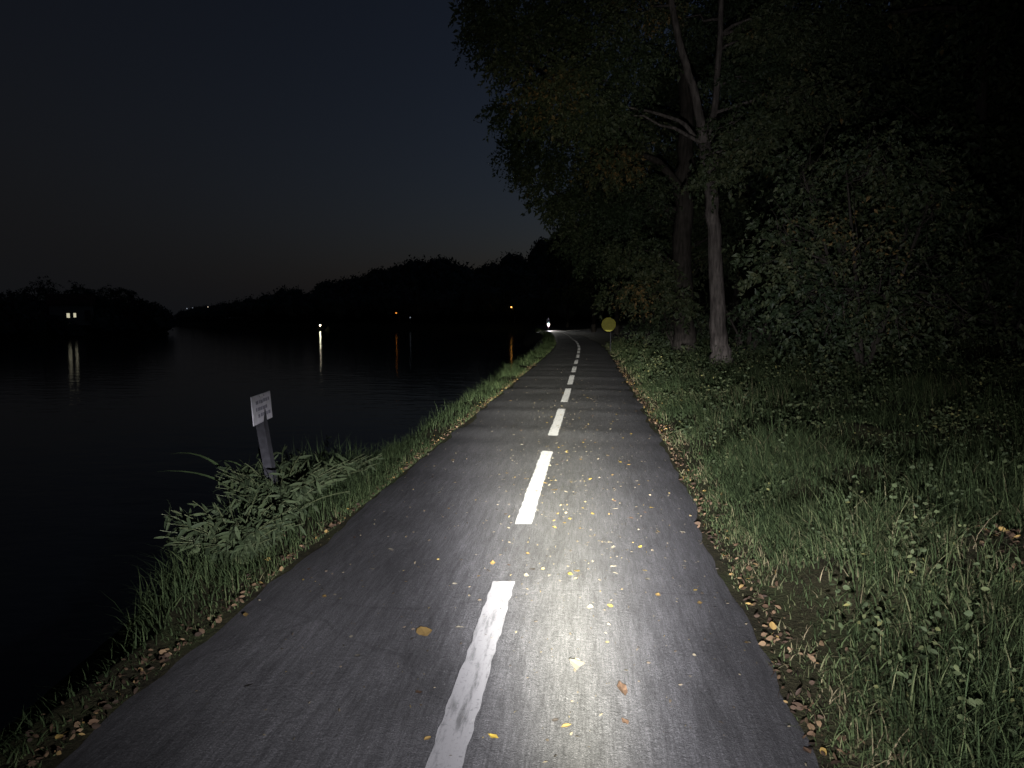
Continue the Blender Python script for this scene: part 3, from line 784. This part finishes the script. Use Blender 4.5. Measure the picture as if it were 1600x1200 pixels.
wood = "trees of the wood above the path"
for k, (x, y, h, s, n, lab) in enumerate([
    (4.6, 36, 15, 4.5, 40, "leafy tree beside the path just past the round yellow sign"),
    (3.6, 47, 16, 5.0, 40, "leafy tree leaning over the path at the start of the bend"),
    (2.6, 60, 17, 5.0, 36, "tall leafy tree on the inside verge midway round the bend"),
    (0.8, 76, 17, 5.0, 32, "tall dark tree on the verge opposite the oncoming bicycle"),
    (9.0, 30, 18, 5.0, 40, "tall dark tree up the slope behind the thick dark trunk"),
    (10.5, 21, 17, 4.5, 40, "dark tree up the slope behind the broad tall bush"),
    (14.5, 24, 19, 5.0, 40, "tall dark tree high on the slope behind the rounded bush"),
    (12.5, 13, 16, 4.5, 40, "dark tree at the slope foot beyond the rounded bush"),
    (16.0, 16, 19, 5.0, 36, "tall dark tree at the edge of the unlit wood"),
    (8.5, 42, 19, 5.5, 36, "tall dark tree in the second row above the yellow sign"),
    (-3.2, 125, 17, 5.5, 26, "dark tree past the oncoming bicycle where the path vanishes")]):
    simple_tree("wood_tree", lab, wood, x, y, h, s, n, 60 + k, low=.22 if x > 6 else .24, leaf=.20, per=380, cr=(1.0, 1.7))

# ------------------------------------------------------------------ far woods (one mass) and far-bank trees
def lump_mesh(name, P, Rr, seed, sub=2):
    import bmesh
    bm = bmesh.new(); bmesh.ops.create_icosphere(bm, subdivisions=sub, radius=1)
    V0 = np.array([v.co for v in bm.verts]); T0 = np.array([[v.index for v in f.verts] for f in bm.faces]); bm.free()
    q = np.random.default_rng(seed); n = len(P); m = len(V0)
    amp = 1 + q.normal(0, .085, (n, m, 1))
    V = V0[None] * amp * Rr[:, None, :] + P[:, None, :]
    T = (T0[None] + (np.arange(n) * m)[:, None, None]).reshape(-1, 3)
    return mesh_np(name, V.reshape(-1, 3), [T], tint=np.repeat(q.random(n), m))
def ragged_mesh(name, P, Rr, seed, cards):
    """crown bodies with loose leaf sprays standing out of them, so that the outline is ragged"""
    import bmesh
    bm = bmesh.new(); bmesh.ops.create_icosphere(bm, subdivisions=1, radius=1)
    V0 = np.array([v.co for v in bm.verts]); T0 = np.array([[v.index for v in f.verts] for f in bm.faces]); bm.free()
    q = np.random.default_rng(seed); n = len(P); m = len(V0)
    V = V0[None] * (1 + q.normal(0, .10, (n, m, 1))) * Rr[:, None, :] * .80 + P[:, None, :]
    T = (T0[None] + (np.arange(n) * m)[:, None, None]).reshape(-1, 3)
    idx = np.repeat(np.arange(n), cards); k = len(idx)
    d = unit(q.normal(size=(k, 3))); d[:, 2] = np.abs(d[:, 2]) * .9 + .1 * d[:, 2]
    c = P[idx] + d * Rr[idx] * q.uniform(.72, 1.12, (k, 1))
    sz = (Rr[idx, 0] * q.uniform(.10, .24, k))[:, None]
    a = unit(q.normal(size=(k, 3)) + d * .5); b = unit(np.cross(a, q.normal(size=(k, 3))))
    W = np.stack([c - b * sz * .55, c + b * sz * .55, c + a * sz * 1.6], 1).reshape(-1, 3)
    T2 = np.arange(3 * k).reshape(-1, 3) + n * m
    tn = q.random(n)
    return mesh_np(name, np.concatenate([V.reshape(-1, 3), W]), [np.concatenate([T, T2])], tint=np.concatenate([np.repeat(tn, m), np.repeat(tn[idx], 3)]))
HOUSE_Y = 330.0
for _Y in np.arange(235, 420, 2.0):
    _p = at_depth(485, 453, _Y)
    if gz(_p[0], _Y) > _p[2] - .5: HOUSE_Y = float(_Y); break
def far_wood():
    P = []
    n = 30000
    a = rng.uniform(az_t[1], 1.25, n); r = np.sqrt(rng.uniform(22 ** 2, 620 ** 2, n))
    x, y = np.sin(a) * r, np.cos(a) * r
    side = x - np.interp(y, shy, shx); d = poly_dist(x, y, shx, shy) * np.sign(side)
    u = d - BANK
    near = r < 150
    ok = (u > np.where(near, 17, 5)) & (u < np.where(near, 110, 230)) & (y > 0)
    ok &= rng.random(n) < np.where(near, 1.0, np.where(u < 40, .9, .55))
    x, y, u, r = x[ok], y[ok], u[ok], r[ok]
    z = ground_z(x, y)
    px = 800 + F * np.tan(np.arctan2(x, y) + YAW)
    kp = ~((np.abs(px - 485) < 16) & (y > HOUSE_Y - 70) & (y < HOUSE_Y + 8)) & ~((np.abs(px - 800) < 24) & (y < 208) & (y > 130)); x, y, u, r, z, px = x[kp], y[kp], u[kp], r[kp], z[kp], px[kp]; n = len(x)
    h = np.clip(rng.normal(8.5, 1.3, n), 5, 12) * np.interp(px, [280, 420, 560], [.62, .8, 1.0])
    h = np.where(r < 150, rng.uniform(11, 17, n), h)
    rad = h * rng.uniform(.28, .42, n)
    Pc = np.stack([x, y, z + h - rad * 1.1], -1)
    Rr = np.stack([rad, rad, rad * rng.uniform(1.0, 1.5, n)], -1)
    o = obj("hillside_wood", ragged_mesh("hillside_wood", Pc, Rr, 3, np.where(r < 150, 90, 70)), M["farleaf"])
    tag(o, "dark wooded hillside rising along the river", "wood", kind="stuff")
    return n
NW = far_wood()

def far_bank():
    tops = [(-30, 452, 112), (8, 458, 118), (36, 452, 128), (70, 437, 133), (112, 444, 134), (130, 449, 130), (166, 448, 132), (204, 450, 138), (232, 459, 142), (256, 470, 146), (272, 477, 151), (284, 488, 154)]
    labs = ["bushy dark tree farthest upstream on the opposite river bank", "round dark tree beside the bushy one on the opposite bank", "dark tree just upstream of the lit windows across the river", "tallest dark tree above the two lit windows across the river",
            "dark tree just downstream of the tallest one across the river", "smaller round tree past the lit house across the river", "broad domed tree midway along the opposite bank", "second domed tree midway along the opposite bank", "sloping crowned tree past the domed ones across the river",
            "low tree near the tip of the opposite bank", "shorter tree next to the tip of the opposite bank", "lowest tree at the very tip of the opposite bank"]
    for k, ((px, py, Y), lab) in enumerate(zip(tops, labs)):
        p = at_depth(px, py, Y)
        x = min(p[0], float(np.interp(Y, LBY, LBX)) - 3.0)
        z = gz(x, Y); h = p[2] - z
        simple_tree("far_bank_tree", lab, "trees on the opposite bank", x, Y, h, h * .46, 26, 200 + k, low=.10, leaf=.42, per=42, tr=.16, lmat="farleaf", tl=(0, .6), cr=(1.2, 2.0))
    # thicket under and behind them
    n = 420
    y = rng.uniform(80, 160, n); x = np.interp(y, LBY, LBX) - .6 - 40 * rng.random(n) ** 1.8
    h = rng.uniform(2.0, 4.6, n); rad = h * .55
    z = ground_z(x, y)
    px = 800 + F * np.tan(np.arctan2(x, y) + YAW)
    kp = ~((np.abs(px - 97) < 34) & (y < 132)) 
    P = np.stack([x, y, z + h * .45], -1)[kp]; Rr = np.stack([rad, rad, h * .55], -1)[kp]
    m = 60; hy = rng.uniform(116, 121.5, m); hx = np.interp(hy, LBY, LBX) - rng.uniform(.3, 4.5, m)  # low shrubs added in front of the house to block the windows' reflection
    P = np.concatenate([P, np.stack([hx, hy, ground_z(hx, hy) + .35], -1)]); Rr = np.concatenate([Rr, np.tile([1.1, 1.1, .75], (m, 1)) * rng.uniform(.7, 1.1, (m, 1))])
    tag(obj("bank_thicket", ragged_mesh("bank_thicket", P, Rr, 8, np.full(len(P), 90)), M["farleaf"]), "dark thicket under the trees along the opposite river bank, with shrubs added to screen the lit windows", "thicket", kind="stuff")
far_bank()

# ------------------------------------------------------------------ lamps and houses across the water
def street_lamp(name, label, pos, base_z, glass, r=.22, group=None, arm=(0, 0)):
    pos = np.asarray(pos, float); x, y, z = pos
    root = empty(name, (x, y, base_z)); tag(root, label, "lamp", group); h = z - base_z
    obj("pole", MB().tube([(arm[0], arm[1], -.4), (arm[0], arm[1], h * .5), (arm[0], arm[1], h - .1)], [.07, .055, .04], 8).mesh("pole", True), M["metal"], root)
    if arm != (0, 0): obj("arm", MB().tube([(arm[0], arm[1], h - .12), (arm[0] * .5, arm[1] * .5, h + r + .05), (0, 0, h + r + .04)], .035, 6).mesh("arm", True), M["metal"], root)
    obj("lantern_glass", MB().ball((0, 0, h), r, 10, 6).mesh("lantern_glass", True), M[glass], root)
    obj("lantern_cap", MB().tube([(0, 0, h + r * .75), (0, 0, h + r * 1.1), (0, 0, h + r * 1.25)], [r * 1.15, r * .9, .03], 10).mesh("lantern_cap", True), M["metal"], root)
    return root
def landing():
    s = at_level(502, 516, -1.8)
    p = np.array([0, 0, CAMZ]) + ray(502, 508) * (s[1] / ray(502, 508)[1])
    p[1] -= 1.0
    street_lamp("landing_lamp", "bright white lamp low over the water on the far landing stage", p, -1.35, "lamp_w", .24)
    root = empty("landing_stage", (p[0], p[1] + 1.2, -1.8)); tag(root, "small wooden landing stage under the bright white lamp", "jetty")
    for k in range(10): obj("plank", MB().box((0, -2.6 + .5 * k, .42), (1.6, .46, .05)).mesh("plank"), M["wood"], root)
    for a in (-.7, .7):
        for b in (-2.6, 0, 2.1): obj("pile", MB().tube([(a, b, -1.6), (a, b, .38)], .09, 8).mesh("pile"), M["wood"], root)
landing()
def orange_lamp(px, py, Y, glass, lab, r):
    p = at_depth(px, py, Y)
    return street_lamp("orange_street_lamp", lab, p, gz(p[0], p[1]), glass, r, arm=(.8, .3)), p
l1, p1 = orange_lamp(619, 489, 222, "lamp_o", "orange street lamp on the far shore at the foot of the hill", .26)
l2, p2 = orange_lamp(799, 480, 201, "lamp_o2", "dim orange street lamp half hidden in a tree where the path bends", .24)
p = at_depth(641, 496, 235)
street_lamp("faint_lamp", "faint bluish lamp next to the orange street lamp at the hill foot", p, gz(p[0], p[1]), "lamp_dim", .2)
simple_tree("lamplit_tree", "small tree glowing orange around the dim street lamp at the bend", None, p2[0] + .3, p2[1] + 1.5, p2[2] - gz(p2[0], p2[1]) + 1.2, 2.3, 26, 301, low=.3, leaf=.3, per=110, cr=(.7, 1.1))
simple_tree("lamplit_tree", "small tree touched by orange light below the street lamp on the far shore", None, p1[0] - .6, p1[1] + 1.2, 5.2, 1.5, 12, 302, low=.3, leaf=.3, per=42, cr=(.6, .9))
town = "tiny lamps of the town far up the river"
for (px, py, gl, lab) in [(325, 480, "lamp_far", "brightest tiny lamp of the town far up the river"), (313, 481.5, "lamp_dim", "faint tiny lamp far up the river just left of the brightest"), (292, 482, "lamp_dim", "faint tiny lamp nearest the tip of the opposite bank"), (301, 481, "lamp_dim", "faint tiny lamp midway between the bank tip and the brightest"), (352, 481, "lamp_dim", "faint tiny lamp by the foot of the wooded hill")]:
    Y = 300 + (1 if gl == "lamp_far" else .97) * 40
    d = ray(px, py); k = 720 / np.linalg.norm(d[:2]); p = np.array([0, 0, CAMZ]) + d * k
    street_lamp("town_lamp", lab, p, max(gz(p[0], p[1]), -1.7), gl, .55 if gl == "lamp_far" else .5, town)

def house(name, label, p, yaw, w, d, hgt, wins, wmat):
    root = empty(name, tuple(p)); root.rotation_euler.z = yaw; tag(root, label, "house")
    mb = MB().box((0, 0, hgt / 2 - .4), (w, d, hgt + .8)); obj("wall", mb.mesh("wall"), M["wall"], root)
    V = [(-w / 2 - .4, -d / 2 - .4, hgt), (w / 2 + .4, -d / 2 - .4, hgt), (w / 2 + .4, d / 2 + .4, hgt), (-w / 2 - .4, d / 2 + .4, hgt), (-w / 2 - .4, 0, hgt + d * .42), (w / 2 + .4, 0, hgt + d * .42)]
    rf = obj("roof", mesh_np("roof", V, [[(0, 1, 5, 4), (2, 3, 4, 5), (3, 2, 1, 0)], [(0, 4, 3), (1, 2, 5)]]), M["roof"], root)
    obj("chimney", MB().box((w * .25, d * .12, hgt + d * .42), (.6, .6, 1.4)).mesh("chimney"), M["wall"], rf)
    obj("door", MB().box((w * .36, -d / 2 - .02, 1.0), (.95, .08, 2.0)).mesh("door"), M["wood"], root)
    for (x, z, ww, wh) in wins:
        f = MB()
        for s in (-1, 1):
            f.box((x + s * (ww / 2 + .05), -d / 2 - .04, z), (.1, .1, wh + .2)); f.box((x, -d / 2 - .04, z + s * (wh / 2 + .05)), (ww, .1, .1))
        fo = obj("window", f.mesh("window"), M["wood"], root)
        obj("pane", MB().box((x, -d / 2 - .025, z), (ww, .03, wh)).mesh("pane"), M[wmat], fo)
def houses():
    Y = 123.0; p = at_depth(97, 493, Y); z = gz(p[0], Y); v = p[2] - z
    a = math.atan2(p[0], Y)
    house("riverside_house", "small house with two brightly lit windows among the trees across the river", (p[0], Y + 2.5, z), -a, 7, 5, 3.0, [(-.58, v, .50, .85), (.46, v + .06, .42, .8)], "window")
    Y = HOUSE_Y; p = at_depth(485, 450, Y); z = gz(p[0], Y)
    house("hill_house", "house with one dim window near the top of the wooded hill", (p[0], Y + 2.5, z), -math.atan2(p[0], Y), 7, 6, 3.6, [(0, float(np.clip(p[2] - z, 1.4, 2.6)), .7, 1.0)], "window2")
houses()

# ------------------------------------------------------------------ oncoming bicycle with its rider
def oncoming():
    y = 96.0; x = float(xc(y)) - .55; z = float(zroad(x, y)) + .004
    root = empty("bicycle", (x, y, z)); root.rotation_euler.z = .10
    tag(root, "oncoming bicycle with a bright white headlamp at the far bend of the path", "bicycle")
    for yy in (-.52, .53):
        w = obj("wheel", MB().torus((0, yy, .345), .315, .012, 'x', 24, 6).mesh("wheel", True), M["metal"], root)
        obj("tyre", MB().torus((0, yy, .345), .332, .018, 'x', 24, 6).mesh("tyre", True), M["rubber"], w)
        sp = MB(); sp.tube([(-.05, yy, .345), (.05, yy, .345)], .02, 8)
        for k in range(12):
            a = k * math.pi / 6; sp.tube([(0, yy, .345), (0, yy + .31 * math.cos(a), .345 + .31 * math.sin(a))], .0015, 4, False)
        obj("spokes", sp.mesh("spokes"), M["metal"], w)
    fr = MB()
    for a, b in [((0, -.36, .86), (0, .05, .32)), ((0, -.36, .84), (0, .18, .80)), ((0, .05, .32), (0, .20, .88)), ((0, .05, .32), (0, .53, .345)), ((0, .19, .78), (0, .53, .345)), ((0, -.34, .92), (0, -.40, .72))]:
        fr.tube([a, b], .016, 8)
    obj("frame", fr.mesh("frame", True), M["dark"], root)
    fk = MB()
    for s in (-1, 1): fk.tube([(s * .02, -.39, .74), (s * .05, -.46, .52), (s * .05, -.52, .345)], .012, 6)
    obj("fork", fk.mesh("fork", True), M["dark"], root)
    obj("handlebar", MB().tube([(-.30, -.22, 1.0), (-.2, -.30, 1.02), (0, -.36, 1.0), (.2, -.30, 1.02), (.30, -.22, 1.0)], .013, 8).mesh("handlebar", True), M["dark"], root)
    obj("saddle", MB().ball((0, .24, .95), .13, 10, 6, (.6, 1.0, .32)).mesh("saddle", True), M["rubber"], root)
    obj("crank", MB().tube([(-.1, .05, .15), (-.08, .05, .32), (.08, .05, .32), (.1, .05, .49)], .012, 6).mesh("crank", True), M["metal"], root)
    hl = obj("headlamp", MB().tube([(0, -.38, .80), (0, -.45, .80), (0, -.48, .80)], [.03, .11, .125], 12).mesh("headlamp", True), M["dark"], root)
    obj("lens", MB().ball((0, -.485, .80), .125, 12, 8, (1, .35, 1)).mesh("lens", True), M["beam"], hl)
    lo = headlamp("oncoming_headlamp_light", (x + .05, y - .60, z + .80), (.08, -1, 0), 70)
    # rider, one continuous skinned body
    J = dict(pelvis=(0, .22, 1.02), belly=(0, .12, 1.20), chest=(0, .0, 1.42), neck=(0, -.07, 1.58), head=(0, -.11, 1.68), crown=(0, -.11, 1.80),
             ls=(-.19, -.02, 1.48), le=(-.27, -.12, 1.24), lw=(-.26, -.25, 1.06), lh=(-.26, -.29, 1.03), rs=(.19, -.02, 1.48), re=(.27, -.12, 1.24), rw=(.26, -.25, 1.06), rh=(.26, -.29, 1.03),
             lt=(-.10, .20, .98), lk=(-.11, -.16, .78), la=(-.11, .0, .30), lf=(-.11, -.14, .19), rt=(.10, .20, .98), rk=(.11, -.10, .94), ra=(.11, .06, .58), rf=(.11, -.08, .53))
    rad = dict(pelvis=.15, belly=.14, chest=.17, neck=.06, head=.095, crown=.08, ls=.075, le=.05, lw=.038, lh=.045, rs=.075, re=.05, rw=.038, rh=.045, lt=.10, lk=.07, la=.045, lf=.04, rt=.10, rk=.07, ra=.045, rf=.04)
    K = list(J); E = [("pelvis", "belly"), ("belly", "chest"), ("chest", "neck"), ("neck", "head"), ("head", "crown"), ("chest", "ls"), ("ls", "le"), ("le", "lw"), ("lw", "lh"), ("chest", "rs"), ("rs", "re"), ("re", "rw"), ("rw", "rh"),
         ("pelvis", "lt"), ("lt", "lk"), ("lk", "la"), ("la", "lf"), ("pelvis", "rt"), ("rt", "rk"), ("rk", "ra"), ("ra", "rf")]
    me = bpy.data.meshes.new("person"); me.from_pydata([J[k] for k in K], [(K.index(a), K.index(b)) for a, b in E], [])
    o = obj("person", me, M["cloth"], None, (x, y, z)); o.rotation_euler.z = .10
    sk = o.modifiers.new("skin", 'SKIN'); me.skin_vertices.new() if not me.skin_vertices else None
    for i, k in enumerate(K): me.skin_vertices[0].data[i].radius = (rad[k], rad[k]); me.skin_vertices[0].data[i].use_root = (k == "pelvis")
    sk.use_smooth_shade = True
    o.modifiers.new("sub", 'SUBSURF').levels = 2; o.modifiers["sub"].render_levels = 2
    tag(o, "person in dark clothes riding the oncoming bicycle behind its headlamp", "person")
oncoming()

# ------------------------------------------------------------------ fallen leaves on the asphalt
def leaf_shape(seed, L=1.0):
    q = np.random.default_rng(seed); t = np.linspace(0, 1, 6)
    wdt = .30 * np.sin(np.pi * t ** .8) * (1 + q.normal(0, .08, 6)); wdt[0] = .02; wdt[-1] = .01
    curl = q.uniform(.05, .22); z = .03 + curl * (t - .5) ** 2 * 1.6
    V = []
    for k in range(6):
        V += [(-wdt[k], t[k] - .5, z[k] + .10 * wdt[k] / .3 * q.uniform(.4, 1.2)), (0, t[k] - .5, z[k]), (wdt[k], t[k] - .5, z[k] + .10 * wdt[k] / .3 * q.uniform(.4, 1.2))]
    Q = [(3 * k + j, 3 * k + j + 1, 3 * k + j + 4, 3 * k + j + 3) for k in range(5) for j in (0, 1)]
    return np.array(V), Q
def fallen_leaves():
    kinds = {"l_yellow": "small yellow leaf fallen on the asphalt path", "l_ochre": "small ochre leaf fallen on the asphalt path", "l_pale": "small pale dry leaf fallen on the asphalt path", "l_brown": "small brown leaf fallen on the asphalt path", "l_dark": "small dark wet leaf fallen on the asphalt path"}
    meshes = {}
    for i, k in enumerate(kinds):
        meshes[k] = []
        for s in range(4):
            V, Q = leaf_shape(400 + 10 * i + s); me = mesh_np("fallen_leaf", V, [Q]); me.materials.append(M[k]); meshes[k].append(me)
    V, Q = leaf_shape(499); me = mesh_np("fallen_leaf", V * [1, 1, .4], [Q]); me.materials.append(M["l_faint"]); meshes["l_faint"] = [me] * 4
    q = np.random.default_rng(77)
    def put(k, x, y, s, a, label=None, wx=1.0):
        o = bpy.data.objects.new("fallen_leaf", meshes[k][q.integers(4)]); COL.objects.link(o)
        o.location = (x, y, float(zroad(x, y)) + .006); o.rotation_euler = (q.normal(0, .12), q.normal(0, .12), a); o.scale = (s * wx, s, s)
        if label: tag(o, label, "leaf")
        else: tag(o, kinds[k], "leaf", kinds[k].split("small ")[1].split(" leaf")[0] + " leaves scattered on the path")
    # those that show singly in the photograph
    for px, py, k, s, a in [(866, 824, "l_yellow", .055, .1), (882, 817, "l_yellow", .05, .4), (891, 898, "l_yellow", .05, 0.05), (902, 893, "l_yellow", .055, -.1), (770, 880, "l_ochre", .05, .1), (958, 855, "l_pale", .05, -.2), (922, 950, "l_pale", .055, -.15),
            (926, 803, "l_yellow", .05, .3), (866, 768, "l_ochre", .07, 1.0), (861, 752, "l_yellow", .05, .2), (792, 740, "l_ochre", .06, .4), (780, 742, "l_pale", .05, .1), (879, 614, "l_yellow", .08, .5), (918, 622, "l_yellow", .07, .2), (932, 632, "l_pale", .07, 1.2), (862, 651, "l_yellow", .06, 0), (855, 660, "l_yellow", .06, .3),
            (897, 775, "l_pale", .055, .3), (970, 760, "l_pale", .05, -.4), (1012, 905, "l_pale", .05, -.3), (610, 858, "l_pale", .06, .8), (822, 900, "l_pale", .05, 0), (905, 610, "l_dark", .08, 1.0), (873, 700, "l_yellow", .05, .3)]:
        p = at_level(px, py, 0.004); put(k, p[0], p[1], s, a)
    p = at_level(972, 1078, .004); put("l_brown", p[0], p[1], .11, .15, "curled brown leaf lying alone on the pale lit asphalt", .55)
    p = at_level(903, 1040, .004); put("l_faint", p[0], p[1], .085, 1.2, "broad flat pale leaf pressed on the brightest part of the asphalt", 1.5)
    p = at_level(662, 988, .004); put("l_ochre", p[0], p[1], .095, .5, "broad ochre leaf on the asphalt just left of the nearest white dash", 1.4)
    n = 235
    for i in range(n):
        if i < 125: x, y = q.normal(-.05, .42), 3.3 + q.gamma(2.2, 2.0)
        else: y = 2.2 + 15 * q.random() ** 1.3; x = float(xc(y)) + q.uniform(EDGE_L + .05, float(edge_r(y)) - .05)
        if y > 24 or not EDGE_L + .03 < x - float(xc(y)) < float(edge_r(y)) - .03: continue
        k = q.choice(list(kinds), p=[.20, .20, .36, .14, .10]) if i < 125 else q.choice(list(kinds), p=[.06, .12, .40, .25, .17])
        put(k, x, y, q.uniform(.022, .044) * (1 + .02 * y), q.normal(0, .7))
fallen_leaves()
def leaf_crumbs():
    q = np.random.default_rng(91); n = 1700
    y = 1.8 + q.gamma(1.7, 3.2, n); x = np.where(q.random(n) < .5, q.normal(-.05, .5, n), xc(y) + q.uniform(EDGE_L + .03, 1.2, n))
    k = (y < 26) & (x - xc(y) > EDGE_L + .02) & (x - xc(y) < edge_r(y) - .02); x, y = x[k], y[k]; n = len(x)
    ax = unit(np.stack([q.normal(0, .6, n), q.normal(0, 1, n), q.normal(0, .12, n)], -1)); sz = q.uniform(.006, .019, n) * (1 + .03 * y)
    tint = np.clip(q.beta(1.6, 1.6, n), 0, 1)
    tag(obj("leaf_crumbs", ovate_mesh("leaf_crumbs", np.stack([x, y, zroad(x, y) + .009], -1), ax, sz, sz * q.uniform(.25, .6, n), tint, seed=9), M["crumb"]),
        "crumbs of broken leaves and twigs strewn over the asphalt path", "leaf crumbs", kind="stuff")
M["crumb"] = m_tint("leaf_crumbs", [(0, (.02, .016, .012)), (.4, (.06, .048, .032)), (.75, (.10, .088, .06)), (1, (.17, .125, .03))], rough=.8)
leaf_crumbs()
